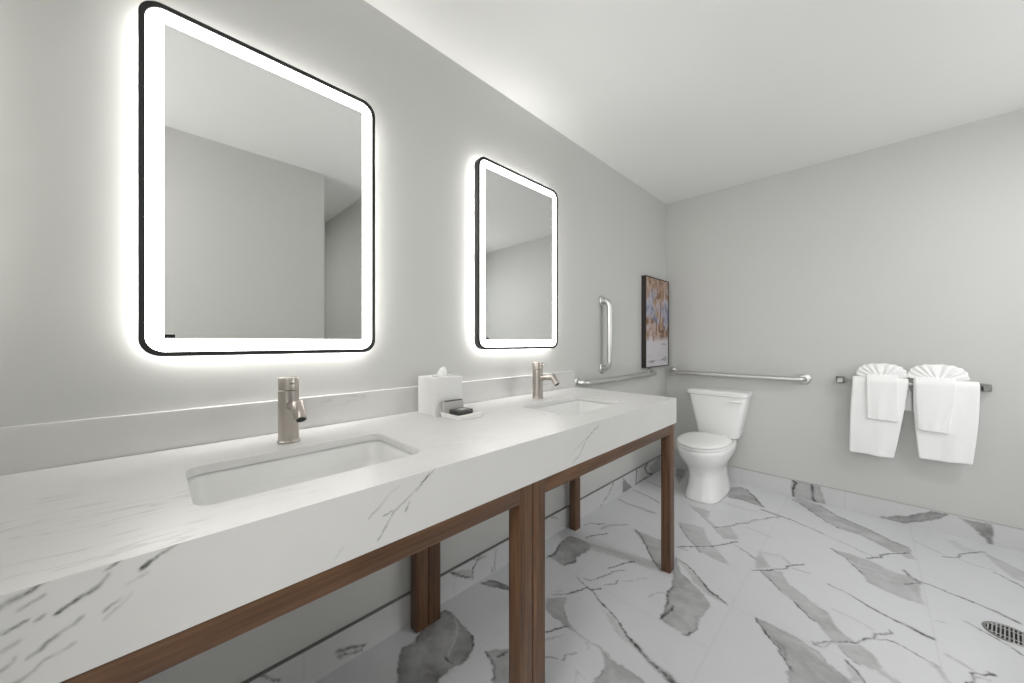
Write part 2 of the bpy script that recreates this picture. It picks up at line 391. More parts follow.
  ('l',[(1.459,2.671),(1.486,2.619),(1.517,2.59)],0.008,0.008,0.6),
  ('l',[(1.462,2.528),(1.517,2.59)],0.006,0.004,0.6),
  ('l',[(1.338,2.689),(1.388,2.746),(1.391,2.786),(1.445,2.861),(1.497,2.918)],0.005,0.008,0.85),
  ('p',[(1.456,2.863),(1.502,2.924),(1.519,2.852),(1.487,2.838)],0.012,0.4),
  ('p',[(0.942,3.36),(1.094,3.326),(1.199,3.201),(1.331,3.119),(1.439,3.024),(1.501,3.002),(1.508,2.938),(1.435,2.872),(1.379,2.925),(1.306,2.983),(1.209,2.995),(1.069,3.157),(0.996,3.254)],0.008,0.52),
  ('l',[(0.95,3.298),(0.996,3.254),(1.069,3.157),(1.151,3.049),(1.209,2.995)],0.007,0.006,0.75),
  ('l',[(1.095,3.318),(1.2,3.193),(1.331,3.114),(1.439,3.017),(1.498,2.992)],0.008,0.006,0.7),
  ('l',[(1.209,2.995),(1.306,2.979),(1.39,2.916)],0.005,0.005,0.35),
  ('p',[(1.65,3.271),(1.681,3.206),(1.705,3.146),(1.784,3.22),(1.734,3.219),(1.7,3.289)],0.02,0.22),
  ('l',[(1.629,2.998),(1.656,3.016),(1.687,3.048),(1.691,3.097),(1.737,3.163),(1.792,3.224)],0.006,0.007,0.8),
  ('l',[(1.526,3.114),(1.583,3.068),(1.632,3.029)],0.012,0.008,0.25),
  ('l',[(1.686,3.018),(1.735,2.998),(1.791,3.004)],0.012,0.01,0.25),
  ('p',[(1.784,3.22),(1.849,3.146),(1.897,3.094),(1.913,3.061),(1.889,2.933),(1.838,2.971),(1.815,3.044),(1.798,3.113)],0.01,0.38),
  ('l',[(1.787,2.975),(1.816,2.942),(1.858,2.888),(1.881,2.869)],0.007,0.007,0.75),
  ('l',[(1.466,2.687),(1.488,2.637),(1.519,2.605),(1.547,2.606),(1.582,2.594),(1.598,2.586),(1.655,2.571),(1.723,2.547),(1.782,2.511)],0.007,0.008,0.72),
  ('l',[(1.723,2.547),(1.749,2.527),(1.782,2.511)],0.02,0.016,0.3),
  ('l',[(1.54,2.284),(1.567,2.306)],0.003,0.003,0.3),
  ('l',[(1.63,2.364),(1.664,2.34)],0.012,0.008,0.4),
  ('l',[(1.664,2.34),(1.702,2.313),(1.747,2.262),(1.764,2.246)],0.004,0.006,0.7),
  ('l',[(1.576,1.94),(1.597,1.975),(1.598,2.019),(1.614,2.026),(1.64,2.051),(1.651,2.064),(1.639,2.065)],0.004,0.005,0.85),
  ('l',[(1.602,2.0),(1.638,2.02),(1.635,2.0)],0.003,0.003,0.5),
  ('l',[(1.547,2.063),(1.566,2.057),(1.6,2.033)],0.014,0.01,0.25),
  ('l',[(1.5,1.966),(1.517,1.958),(1.534,1.898)],0.012,0.014,0.3),
  ('p',[(0.066,0.774),(0.097,0.723),(0.114,0.707),(0.099,0.66),(0.132,0.631),(0.2,0.585),(0.233,0.562),(0.322,0.652),(0.303,0.688),(0.301,0.75),(0.308,0.816),(0.283,0.853),(0.247,0.883),(0.17,0.888),(0.084,0.891),(0.053,0.878)],0.005,0.8),
  ('l',[(0.242,0.883),(0.283,0.853),(0.304,0.82)],0.005,0.004,0.95),
  ('l',[(0.073,0.77),(0.107,0.714),(0.099,0.66),(0.132,0.631),(0.185,0.595)],0.004,0.004,0.7),
  ('l',[(0.246,0.75),(0.286,0.76)],0.006,0.004,0.8),
  ('l',[(0.099,0.895),(0.167,0.864),(0.22,0.808),(0.246,0.763)],0.008,0.006,-0.35),
  ('p',[(0.272,0.771),(0.29,0.824),(0.305,0.812),(0.296,0.753)],0.008,0.4),
  ('p',[(0.335,0.878),(0.379,0.861),(0.418,0.836),(0.434,0.819),(0.463,0.792),(0.511,0.84),(0.404,0.956)],0.006,0.6),
  ('l',[(0.335,0.878),(0.379,0.861),(0.418,0.836),(0.437,0.817)],0.005,0.004,0.95),
  ('l',[(0.382,0.89),(0.392,0.922)],0.006,0.004,0.8),
  ('p',[(0.024,1.103),(0.05,1.154),(0.135,1.181),(0.155,1.162),(0.064,1.114)],0.005,0.85),
  ('p',[(0.036,1.1),(0.038,1.144),(0.133,1.18),(0.153,1.171),(0.097,1.129)],0.005,0.7),
]
BASE_L = [
  ('p',[(2.528,0.122),(2.61,0.049),(2.709,-0.014),(2.528,-0.006)],0.006,0.8),
  ('l',[(2.76,0.149),(2.747,0.011),(2.709,-0.014)],0.012,0.014,0.8),
  ('l',[(2.977,0.133),(2.906,0.095),(2.948,0.047),(3.064,-0.002),(2.838,0.009),(2.709,-0.002)],0.014,0.012,0.85),
  ('p',[(2.977,0.077),(3.218,0.129),(3.218,-0.036),(3.064,-0.002)],0.01,0.45),
  ('p',[(2.785,0.167),(2.977,0.183),(3.218,0.142),(2.977,0.133),(2.92,0.085),(2.76,0.138)],0.01,0.3),
  ('l',[(2.385,0.112),(2.322,0.056),(2.193,-0.008)],0.008,0.006,0.6),
  ('l',[(1.664,0.115),(1.721,0.087)],0.01,0.006,0.5),
  ('l',[(0.211,0.149),(0.234,0.125),(0.249,0.11),(0.282,0.074)],0.006,0.006,0.7),
  ('l',[(0.453,0.057),(0.502,0.041),(0.557,0.024)],0.012,0.006,0.65),
  ('l',[(0.457,0.038),(0.502,0.023),(0.546,0.014)],0.008,0.005,0.65),
  ('l',[(0.397,0.121),(0.421,0.13)],0.006,0.004,0.4),
  ('p',[(0.932,0.124),(1.066,0.07),(1.057,0.032)],0.006,0.45),
  ('l',[(0.94,0.12),(0.997,0.077),(1.057,0.034)],0.008,0.006,0.7),
  ('l',[(1.066,0.031),(1.066,0.08),(1.084,0.093),(1.115,0.122)],0.006,0.008,0.75),
  ('l',[(1.066,0.129),(1.093,0.11),(1.148,0.101)],0.005,0.005,0.6),
  ('l',[(1.187,0.033),(1.191,-0.006),(1.226,-0.029)],0.005,0.006,0.6),
  ('l',[(1.216,0.109),(1.206,0.01)],0.008,0.006,0.3),
]
BASE_B = [
  ('p',[(0.939,0.124),(0.969,0.127),(1.04,0.119),(1.093,0.119),(1.125,-0.013),(1.028,-0.028),(0.944,-0.012),(0.931,0.061)],0.008,0.5),
  ('l',[(0.939,0.124),(0.961,0.108),(0.939,0.053),(0.944,-0.012)],0.014,0.01,0.65),
  ('l',[(1.051,0.126),(1.055,0.022),(1.091,-0.022)],0.016,0.01,0.6),
  ('p',[(1.37,-0.023),(1.407,0.011),(1.51,0.053),(1.565,0.089),(1.618,0.116),(1.676,0.116),(1.642,0.082),(1.497,-0.001),(1.472,-0.022)],0.004,0.75),
  ('p',[(1.72,0.114),(1.773,0.113),(1.837,0.114),(1.837,0.002),(1.815,0.027),(1.789,0.055),(1.752,0.097)],0.006,0.7),
  ('l',[(1.741,0.101),(1.794,0.073),(1.835,0.005)],0.01,0.012,0.4),
]
APRON = [
  ('l',[(-0.124,0.822),(-0.106,0.828)],0.002,0.003,0.6),
  ('l',[(-0.13,0.85),(-0.124,0.853),(-0.104,0.865),(-0.089,0.872)],0.006,0.003,0.55),
  ('l',[(-0.112,0.845),(-0.093,0.856)],0.002,0.002,0.4),
  ('l',[(-0.086,0.824),(-0.073,0.833),(-0.064,0.838),(-0.041,0.856)],0.003,0.002,0.75),
  ('l',[(-0.044,0.863),(-0.031,0.871)],0.003,0.002,0.6),
  ('l',[(-0.015,0.847),(-0.006,0.853),(0.003,0.858),(0.032,0.87)],0.004,0.0015,0.75),
  ('l',[(-0.099,0.824),(-0.095,0.827)],0.003,0.003,0.6),
  ('l',[(-0.104,0.788),(-0.098,0.79),(-0.082,0.8),(-0.073,0.806),(-0.066,0.811)],0.002,0.003,0.6),
  ('l',[(-0.048,0.811),(-0.034,0.819)],0.003,0.002,0.5),
  ('l',[(-0.117,0.762),(-0.113,0.762),(-0.093,0.775),(-0.071,0.784)],0.003,0.002,0.5),
  ('l',[(-0.128,0.8),(-0.119,0.804),(-0.112,0.809)],0.004,0.003,0.35),
  ('l',[(-0.028,0.836),(-0.009,0.839)],0.003,0.002,0.25),
  ('l',[(-0.046,0.799),(-0.023,0.821)],0.003,0.002,0.2),
  ('l',[(-0.128,0.78),(-0.115,0.791)],0.004,0.003,0.3),
  ('l',[(0.299,0.809),(0.343,0.845),(0.364,0.855)],0.003,0.001,0.35),
  ('l',[(0.318,0.76),(0.33,0.775),(0.351,0.803),(0.386,0.824),(0.414,0.845),(0.449,0.866)],0.002,0.002,0.55),
  ('l',[(0.405,0.835),(0.434,0.86)],0.004,0.002,0.7),
  ('l',[(0.377,0.796),(0.386,0.812)],0.003,0.002,0.6),
  ('l',[(0.234,0.757),(0.251,0.771)],0.003,0.002,0.25),
  ('l',[(0.33,0.804),(0.347,0.806)],0.002,0.002,0.5),
  ('l',[(0.984,0.754),(1.029,0.773),(1.065,0.813),(1.103,0.834),(1.149,0.851)],0.004,0.003,0.4),
  ('l',[(1.0,0.793),(1.078,0.824)],0.005,0.002,0.2),
]

def vnoise(u, v, seed):
    rs = np.random.RandomState(seed); T = rs.rand(64, 64)
    iu = np.floor(u).astype(int); iv = np.floor(v).astype(int)
    fu = u - iu; fv = v - iv
    fu = fu*fu*(3-2*fu); fv = fv*fv*(3-2*fv)
    g = lambda a, b: T[a % 64, b % 64]
    return (g(iu, iv)*(1-fu) + g(iu+1, iv)*fu)*(1-fv) + (g(iu, iv+1)*(1-fu) + g(iu+1, iv+1)*fu)*fv - 0.5

def fbm(u, v, seed):
    return vnoise(u, v, seed) + 0.5*vnoise(u*2.1, v*2.1, seed+1) + 0.25*vnoise(u*4.3, v*4.3, seed+2)

def vein_fields(u, v, items, warp=0.008, wmin=0.0065):
    cloud = np.zeros_like(u); vein = np.zeros_like(u)
    U = u + warp*fbm(u*22, v*22, 3); V = v + warp*fbm(u*22, v*22, 11)
    U2 = U + warp*0.9*fbm(u*75, v*75, 21); V2 = V + warp*0.9*fbm(u*75, v*75, 31)
    brk = np.clip(0.82 + 0.7*fbm(u*40, v*40, 41), 0.25, 1.1)
    for it in items:
        P = np.array(it[1]); kind = it[0]
        pad = 0.06
        m = (u > P[:,0].min()-pad) & (u < P[:,0].max()+pad) & (v > P[:,1].min()-pad) & (v < P[:,1].max()+pad)
        idx = np.nonzero(m)[0]
        if not len(idx): continue
        if kind == 'l':
            w0, w1, a = it[2:]
            fine = max(w0, w1) <= 0.009
            x = (U2 if fine else U)[idx]; y = (V2 if fine else V)[idx]
            seg = np.hypot(*(P[1:]-P[:-1]).T); cum = np.concatenate([[0], np.cumsum(seg)]); tot = max(cum[-1], 1e-6)
            best = np.zeros(len(idx))
            for k in range(len(P)-1):
                d = P[k+1]-P[k]; l2 = max(d@d, 1e-9)
                t = np.clip(((x-P[k,0])*d[0] + (y-P[k,1])*d[1])/l2, 0, 1)
                ds = np.hypot(x-P[k,0]-t*d[0], y-P[k,1]-t*d[1])
                w = w0 + (w1-w0)*(cum[k]+t*seg[k])/tot
                we = np.maximum(w, wmin); amp = np.minimum(1, w/we*1.15)
                best = np.maximum(best, amp*np.exp(-(ds/(we*0.62))**2))
            if a < 0:
                cloud[idx] = cloud[idx]*(1+a*best*1.6)
            else:
                val = np.minimum(1.0, 1.6*a*best*brk[idx])
                tgt = vein if (a >= 0.5 or fine) else cloud
                tgt[idx] = np.maximum(tgt[idx], val)
        else:
            soft, a = it[2:]
            x = U2[idx]; y = V2[idx]
            inside = np.zeros(len(idx), bool); dist = np.full(len(idx), 9.0)
            for k in range(len(P)):
                p, q = P[k], P[(k+1) % len(P)]; d = q-p; l2 = max(d@d, 1e-9)
                t = np.clip(((x-p[0])*d[0] + (y-p[1])*d[1])/l2, 0, 1)
                dist = np.minimum(dist, np.hypot(x-p[0]-t*d[0], y-p[1]-t*d[1]))
                if p[1] != q[1]:
                    c = ((p[1] > y) != (q[1] > y)) & (x < (q[0]-p[0])*(y-p[1])/(q[1]-p[1]) + p[0])
                    inside ^= c
            sd = np.where(inside, dist, -dist)
            s = np.clip((sd+soft*0.6)/(soft*1.6), 0, 1); s = s*s*(3-2*s)
            rim = 0.22*np.exp(-np.abs(sd)/0.012)*s
            tone = 0.88 + 0.42*fbm(x*11, y*16, 51) + 0.25*fbm(x*45, y*45, 61)
            edge = np.exp(-(sd/0.0045)**2)*np.clip(0.5+1.5*fbm(x*9, y*9, 71), 0, 1)
            if soft <= 0.008: vein[idx] = np.maximum(vein[idx], 0.75*a*edge)
            cloud[idx] = np.maximum(cloud[idx], np.clip(a*s*tone + rim*a, 0, 1))
    return np.clip(cloud, 0, 1), np.clip(vein, 0, 1)

def grid_obj(name, us, vs, to3d, items, mat, parent=None, fold=None, grout=None, wmin=0.0065, warp=0.008, extra=None):
    """a fine sheet over us x vs that carries the marble's cloud and vein fields; extra = more (verts, faces) of the same piece"""
    us = np.array(us); vs = np.array(vs)
    Ug, Vg = np.meshgrid(us, vs, indexing='ij')
    u = Ug.ravel(); v = Vg.ravel()
    fu, fv = (u, v) if fold is None else fold(u, v)
    cloud, vein = vein_fields(fu, fv, items, warp, wmin)
    if grout is not None: cloud = np.maximum(cloud, grout(u, v))
    co = to3d(u, v)
    nu, nv = len(us), len(vs)
    i = np.arange((nu-1)*(nv-1)); a = (i//(nv-1))*nv + i % (nv-1)
    quads = np.stack([a, a+nv, a+nv+1, a+1], 1)
    n0 = len(co)
    ev, ef = extra if extra else ([], [])
    allco = np.concatenate([co, np.array(ev).reshape(-1, 3)]) if ev else co
    off = np.zeros(3)
    if parent is not None: off = np.array(parent.location)
    me = bpy.data.meshes.new(name)
    loops = np.concatenate([quads.ravel()] + [np.array(f)+n0 for f in ef]).astype(np.int32)
    sizes = np.concatenate([np.full(len(quads), 4), np.array([len(f) for f in ef], int)]).astype(np.int32)
    me.vertices.add(len(allco)); me.vertices.foreach_set('co', (allco-off).astype(np.float32).ravel())
    me.loops.add(len(loops)); me.loops.foreach_set('vertex_index', loops)
    me.polygons.add(len(sizes)); me.polygons.foreach_set('loop_start', np.concatenate([[0], np.cumsum(sizes)[:-1]]).astype(np.int32))
    me.polygons.foreach_set('loop_total', sizes)
    me.update(calc_edges=True); me.validate()
    z = np.zeros(len(ev))
    for nm, arr in (('cloud', cloud), ('vein', vein)):
        at = me.attributes.new(nm, 'FLOAT', 'POINT'); at.data.foreach_set('value', np.concatenate([arr, z]).astype(np.float32))
    me.materials.append(mat)
    o = bpy.data.objects.new(name, me); COL.objects.link(o)
    if parent: o.parent = parent
    return o

def gline(u, positions, w=0.0022):
    d = np.full_like(u, 9.0)
    for p in positions: d = np.minimum(d, np.abs(u-p))
    return np.exp(-(d/w)**2)

# ------------------------------------------------------------------ the setting
RX, BY, HT = 2.9, 3.38, 2.44         # right wall, back wall, ceiling
fx = np.concatenate([np.arange(0, 2.136, 0.004), np.arange(2.14, RX+0.001, 0.02)])
fy = np.concatenate([np.arange(-1.6, 0.299, 0.02), np.arange(0.30, BY, 0.004), [BY]])
def floor_fold(u, v):
    uu = np.where(u > 2.135, u-1.22, u); vv = np.where(v < 0.35, v+1.22, v); vv = np.where(vv < 0.35, vv+1.22, vv)
    return uu, vv
def floor_grout(u, v):
    g = gline(u, [0.31, 0.918, 1.525, 2.135, 2.745])
    c = np.floor((u+0.30)/0.61).astype(int)
    for k, ys in ((0, (1.478, 0.258, 2.698, -0.962)), (1, (1.478, 0.258, 2.698, -0.962)), (2, (1.78, 0.56, 3.0, -0.66)), (3, (1.478, 0.258, 2.698, -0.962)), (4, (1.78, 0.56, 3.0)), (5, (1.478,))):
        g = np.maximum(g, np.where(c == k, gline(v, ys), 0))
    return 0.17*g
fl = grid_obj('floor', fx, fy, lambda u, v: np.stack([u, v, u*0], 1), FLOOR, FLOORTILE, fold=floor_fold, grout=floor_grout)
tag(fl, kind='structure')

def struct(name, geo, mat): return tag(geo.build(name, mat), kind='structure')
struct('ceiling', Geo().box((-0.1, -1.7, HT), (RX+0.1, BY+0.1, HT+0.1)), CEIL)
struct('wall_left', Geo().box((-0.1, -0.34, 0), (0, BY+0.1, HT)), WALL)
struct('wall_back', Geo().box((0, BY, 0), (RX+0.1, BY+0.1, HT)), WALL)
struct('wall_right', Geo().box((RX, -1.7, 0), (RX+0.1, BY, HT)), WALL)
struct('wall_side', Geo().box((0, -0.34, 0), (0.78, -0.24, HT)), WALL)
struct('wall_hall', Geo().box((0.68, -1.6, 0), (0.78, -0.34, HT)), WALL)
struct('wall_front', Geo().box((0.68, -1.7, 0), (RX, -1.6, HT)), WALL)
struct('wall_entry', Geo().box((1.71, -1.6, 0), (1.81, 0.92, HT)), WALL)
struct('wall_shower', Geo().box((1.93, 1.30, 0), (RX, 1.40, HT)), WALL)

# made-up glowing windows, hall end and right wall, added as unseen fill
struct('fill_panel_1', Geo().box((0.79, -1.6, 0.65), (0.84, -1.565, 2.25)).box((1.65, -1.6, 0.65), (1.70, -1.565, 2.25)).box((0.84, -1.6, 2.20), (1.65, -1.565, 2.25)).box((0.84, -1.6, 0.65), (1.65, -1.565, 0.70)), LAMPTRIM)
pane = Geo().box((0.84, -1.595, 0.70), (1.65, -1.58, 2.20)).build('fill_pane', PANEGLOW, bpy.data.objects['fill_panel_1'])
struct('fill_panel_2', Geo().box((2.865, 1.70, 0.90), (2.9, 1.75, 2.10)).box((2.865, 2.95, 0.90), (2.9, 3.0, 2.10)).box((2.865, 1.75, 0.90), (2.9, 2.95, 0.95)).box((2.865, 1.75, 2.05), (2.9, 2.95, 2.10)), LAMPTRIM)  # unseen, put in to brighten the left wall
Geo().box((2.88, 1.75, 0.95), (2.895, 2.95, 2.05)).build('fill_pane', PANEGLOW, bpy.data.objects['fill_panel_2'])

bh = 0.122
nz = np.linspace(0, bh, 31)
def joints(ps): return lambda u, v: 0.22*gline(u, ps, 0.002)
def cap_left(x): return ([(0, -0.24, bh), (x, -0.24, bh), (x, BY, bh), (0, BY, bh)], [(0, 1, 2, 3)])
o = grid_obj('baseboard_left', np.concatenate([np.arange(-0.24, BY-0.013, 0.004), [BY-0.013]]), nz, lambda u, v: np.stack([u*0+0.012, u, v], 1), BASE_L, BASETILE,
             grout=joints([0.35, 0.96, 1.57, 2.18, 2.79]), extra=cap_left(0.012)); tag(o, kind='structure')
o = grid_obj('baseboard_back', np.arange(0.0, RX, 0.004), nz, lambda u, v: np.stack([u, u*0+BY-0.012, v], 1), BASE_B, BASETILE,
             grout=joints([0.61, 1.225, 1.842, 2.45]),
             extra=([(0, BY-0.012, bh), (RX, BY-0.012, bh), (RX, BY, bh), (0, BY, bh)], [(0, 1, 2, 3)])); tag(o, kind='structure')
struct('baseboard_entry', Geo().box((1.698, -1.6, 0), (1.71, 0.92, bh)).box((1.698, 0.92, 0), (1.81, 0.932, bh)), BASETILE)
struct('baseboard_shower', Geo().box((1.918, 1.288, 0), (RX, 1.30, bh)).box((1.918, 1.30, 0), (1.93, 1.412, bh)).box((1.93, 1.40, 0), (RX, 1.412, bh)), BASETILE)
struct('baseboard_right', Geo().box((RX-0.012, -1.6, 0), (RX, 1.288, bh)).box((RX-0.012, 1.412, 0), (RX, BY-0.012, bh)), BASETILE)
# thin dark grey strip along the top of the left wall's base tile
struct('trim_1', Geo().box((0.0, -0.24, bh), (0.0135, BY, bh+0.0035)), simple('tile_edge_grey', (0.2, 0.2, 0.195), 0.5, noise=0.05))
struct('trim_2', Geo().box((0.0135, BY-0.0135, bh), (RX, BY, bh+0.003)), simple('tile_edge_pale', (0.45, 0.45, 0.44), 0.5, noise=0.05))

# ------------------------------------------------------------------ vanity: wood frames, stone top, sinks, taps
ZT, ZB = 0.868, 0.741
def vanity_frame(y0, y1, label):
    t = thing('vanity_frame', (0.34, (y0+y1)/2, 0), label, 'vanity frame', 'walnut frames under the white vanity top')
    lw = 0.054
    for xa, xb in ((0.598, 0.643), (0.032, 0.077)):
        for ya, yb in ((y0, y0+lw), (y1-lw, y1)):
            bevel(Geo().box((xa, ya, 0), (xb, yb, ZB-0.002)).build('leg', WOOD['z'], t), 0.0012, 2)
    bevel(Geo().box((0.598, y0+lw, 0.694), (0.643, y1-lw, ZB-0.002)).build('front_rail', WOOD['y'], t), 0.0012, 2)
    bevel(Geo().box((0.032, y0+lw, 0.697), (0.077, y1-lw, ZB-0.002)).build('back_rail', WOOD['y'], t), 0.0012, 2)
    for ya, yb in ((y0+0.006, y0+lw-0.006), (y1-lw+0.006, y1-0.006)):
        bevel(Geo().box((0.077, ya, 0.697), (0.598, yb, ZB-0.002)).build('side_rail', WOOD['x'], t), 0.0012, 2)
    return t
vanity_frame(-0.228, 0.7855, 'walnut wood frame carrying the near half of the vanity, cut off by the picture edge')
vanity_frame(0.7895, 1.866, 'walnut wood frame carrying the far half of the vanity, next to the toilet')

CY0, CY1, CXF = -0.238, 1.890, 0.645
SINKS = (0.2735, 1.372)
HX0, HX1, HH = 0.243, 0.522, 0.226
ct = thing('countertop', (0.33, 0.82, ZB), 'long white veined quartz vanity top with thick front apron and two sink cut-outs', 'countertop')
ay = np.arange(CY0, CY1+0.0005, 0.003); ay[-1] = CY1
az = np.linspace(ZB, ZT, 44)
bm = bmesh.new()
def loop_edges(pts, z):
    vs = [bm.verts.new((x, y, z)) for x, y in pts]
    return vs, [bm.edges.new((vs[i], vs[(i+1) % len(vs)])) for i in range(len(vs))]
edges = loop_edges([(0, CY0), (CXF, CY0), (CXF, CY1), (0, CY1)], ZT)[1]
holes = []
for cy in SINKS:
    vs, es = loop_edges(rrect(HX0, HX1, cy-HH, cy+HH, 0.035, 8), ZT); edges += es; holes.append([(v.co.x, v.co.y) for v in vs])
bmesh.ops.triangle_fill(bm, edges=edges, use_beauty=True)
bm.verts.index_update()
g = Geo(); g.add([v.co[:] for v in bm.verts], [tuple(v.index for v in f.verts) for f in bm.faces]); bm.free()
for h in holes: g.loft([[(x, y, ZT) for x, y in h], [(x, y, ZT-0.02) for x, y in h]], False, False)
g.add([(CXF, CY1, ZB), (0, CY1, ZB), (0, CY1, ZT), (CXF, CY1, ZT)], [(0, 1, 2, 3)])
g.add([(CXF, CY0, ZB), (0, CY0, ZB), (0, CY0, ZT), (CXF, CY0, ZT)], [(3, 2, 1, 0)])
g.add([(0, CY0, ZB), (CXF, CY0, ZB), (CXF, CY1, ZB), (0, CY1, ZB)], [(3, 2, 1, 0)])
slab = grid_obj('slab', ay, az, lambda u, v: np.stack([u*0+CXF, u, v], 1), APRON, QUARTZ, parent=ct, wmin=0.003, warp=0.004, extra=(g.v, g.f))
slab.data.materials.append(QUARTZTOP)
nq = (len(ay)-1)*(len(az)-1)
slab.data.polygons.foreach_set('material_index', np.concatenate([np.zeros(nq, np.int32), np.ones(len(slab.data.polygons)-nq, np.int32)]))
bs = Geo().box((0.0005, CY0, ZT), (0.02, CY1, 0.97)).build('backsplash', QUARTZTOP, ct); bevel(bs, 0.001, 2)

def sink(cy, label):
    t = thing('sink', ((HX0+HX1)/2, cy, 0.752), label, 'sink', 'undermount sinks in the vanity top')
    R = lambda d, z, r: [(x, y, z) for x, y in rrect(HX0-0.004+d, HX1+0.004-d, cy-HH-0.004+d, cy+HH+0.004-d, r, 8)]
    gg = Geo().loft([R(-0.006, 0.8495, 0.045), R(0.0, 0.8495, 0.04), R(0.004, 0.835, 0.04), R(0.008, 0.80, 0.04), R(0.014, 0.775, 0.045), R(0.024, 0.762, 0.05), R(0.045, 0.756, 0.05), R(0.12, 0.753, 0.015)], False, True)
    gg.build('basin', BASIN, t, True)
    c = (HX0+HX1)/2
    by_angle(Geo().lathe([(0.024, 0.7532), (0.024, 0.7555), (0.021, 0.7568), (0.017, 0.755), (0.016, 0.7575), (0.004, 0.759)], (c, cy, 0), n=28).build('drain_stopper', CHROME, t), 30)
sink(SINKS[0], 'rectangular white undermount sink under the larger, nearer mirror')
sink(SINKS[1], 'rectangular white undermount sink in the far half of the vanity by the toilet')

def faucet(cy, label):
    x = 0.155; z = ZT
    t = thing('faucet', (x, cy, z), label, 'faucet', 'brushed nickel sink taps')
    by_angle(Geo().lathe([(0.0285, 0), (0.0285, 0.004), (0.0265, 0.0055), (0.0262, 0.006), (0.0262, 0.148), (0.0255, 0.149)], (x, cy, z), n=48).build('body', NICKEL, t), 30)
    hd = by_angle(Geo().lathe([(0.0255, 0.1505), (0.0262, 0.1515), (0.0262, 0.183), (0.0252, 0.185), (0.02, 0.1845)], (x, cy, z), n=48).build('handle', NICKEL, t), 30)
    by_angle(Geo().tube([(x+0.022, cy, z+0.170), (x+0.05, cy, z+0.173), (x+0.056, cy, z+0.1735)], [0.0042, 0.0042, 0.003], 16).build('lever_pin', NICKEL, hd), 40)
    pts = [(x+0.02, cy, z+0.106), (x+0.06, cy, z+0.111), (x+0.099, cy, z+0.111)]
    by_angle(Geo().tube(pts, [0.0125, 0.0125, 0.0122], 24).build('spout', NICKEL, t), 40)
    a = Vector((x+0.092, cy, z+0.122)); b = Vector((x+0.124, cy, z+0.082)); d = (b-a)
    nz_ = by_angle(Geo().tube([a, a+d*0.03, b-d*0.03, b], [0.0145, 0.0155, 0.0155, 0.0148], 28).build('nozzle', NICKEL, t), 40)
    e = d.normalized()
    Geo().tube([b-e*0.0005, b+e*0.0018], [0.0115, 0.0105], 24).build('aerator', DRAINHOLE, nz_)
faucet(SINKS[0], 'brushed nickel cylindrical faucet at the nearer sink, spout pointing towards the room')
faucet(SINKS[1], 'brushed nickel cylindrical faucet at the far sink, between tissue box and grab bar')

# ------------------------------------------------------------------ lit mirrors
def led_mirror(y0, y1, z0, z1, label):
    t = thing('led_mirror', (0, (y0+y1)/2, z0), label, 'mirror', 'backlit mirrors over the vanity')
    X = lambda loop, x: [(x, u, v) for u, v in loop]
    rr = lambda d, r: rrect(y0+d, y1-d, z0+d, z1-d, r, 10)
    f = 0.0120
    Geo().loft([X(rr(0, 0.045), 0.018), X(rr(0, 0.045), 0.0495), X(rr(0.001, 0.044), 0.0505), X(rr(f-0.001, 0.039), 0.0505), X(rr(f, 0.038), 0.0495), X(rr(f, 0.038), 0.0455)], False, False)\
        .loft([X(rr(0, 0.045), 0.018), X(rr(0.012, 0.035), 0.018)], False, False)
    fr = Geo().loft([X(rr(0.014, 0.035), 0.018), X(rr(0, 0.045), 0.018), X(rr(0, 0.045), 0.0495), X(rr(0.001, 0.044), 0.0505), X(rr(f-0.001, 0.039), 0.0505), X(rr(f, 0.038), 0.0495), X(rr(f, 0.038), 0.0455)], False, False)
    by_angle(fr.build('frame', BLACK, t), 40)
    b = f + 0.0345
    by_angle(Geo().loft([X(rr(f, 0.038), 0.0458), X(rr(b, 0.0006), 0.0458)], False, False).build('light_band', WHITELED, t), 30)
    Geo().add(X([(y0+b, z0+b), (y1-b, z0+b), (y1-b, z1-b), (y0+b, z1-b)], 0.0459), [(0, 1, 2, 3)]).build('mirror_glass', MIRROR, t)
    Geo().loft([X(rr(0.02, 0.03), 0.002), X(rr(0.02, 0.03), 0.0175)], True, True).build('back_plate', PLATE, t)
    by_angle(Geo().loft([X(rr(0.0175, 0.03), 0.0045), X(rr(0.0175, 0.03), 0.0165)], False, False).build('backlight_strip', BACKLED, t), 40)
    Geo().box((0.046, y0+b+0.001, z0+b+0.002), (0.0466, y0+b+0.021, z0+b+0.011)).build('touch_switch', BLACK, t)
    return t
led_mirror(-0.030, 0.577, 1.118, 2.032, 'large black-edged backlit mirror over the nearer sink')
led_mirror(1.070, 1.676, 1.118, 2.036, 'smaller-looking black-edged backlit mirror over the far sink, beside the vertical grab bar')

# ------------------------------------------------------------------ on the vanity top
bx0, bx1, by0, by1 = 0.042, 0.169, 0.758, 0.889
t = thing('tissue_box', ((bx0+bx1)/2, (by0+by1)/2, ZT), 'white cube tissue box cover with a tissue peeking out, between the two sinks', 'tissue box')
gg = Geo()
out = lambda z, d=0.0: [(x, y, z) for x, y in rrect(bx0+d, bx1-d, by0+d, by1-d, 0.004, 4)]
cx_, cy_ = (bx0+bx1)/2, (by0+by1)/2
def oval(z, rx=0.026, ry=0.040, n=20): return [(cx_+rx*math.cos(2*math.pi*(k+2.5)/n), cy_+ry*math.sin(2*math.pi*(k+2.5)/n), z) for k in range(n)]
gg.loft([out(ZT+0.0005), out(ZT+0.146), out(ZT+0.148, 0.002), oval(ZT+0.148), oval(ZT+0.140)], True, True)
by_angle(gg.build('cover', PAPER, t), 40)
rnd = random.Random(4)
rings = []
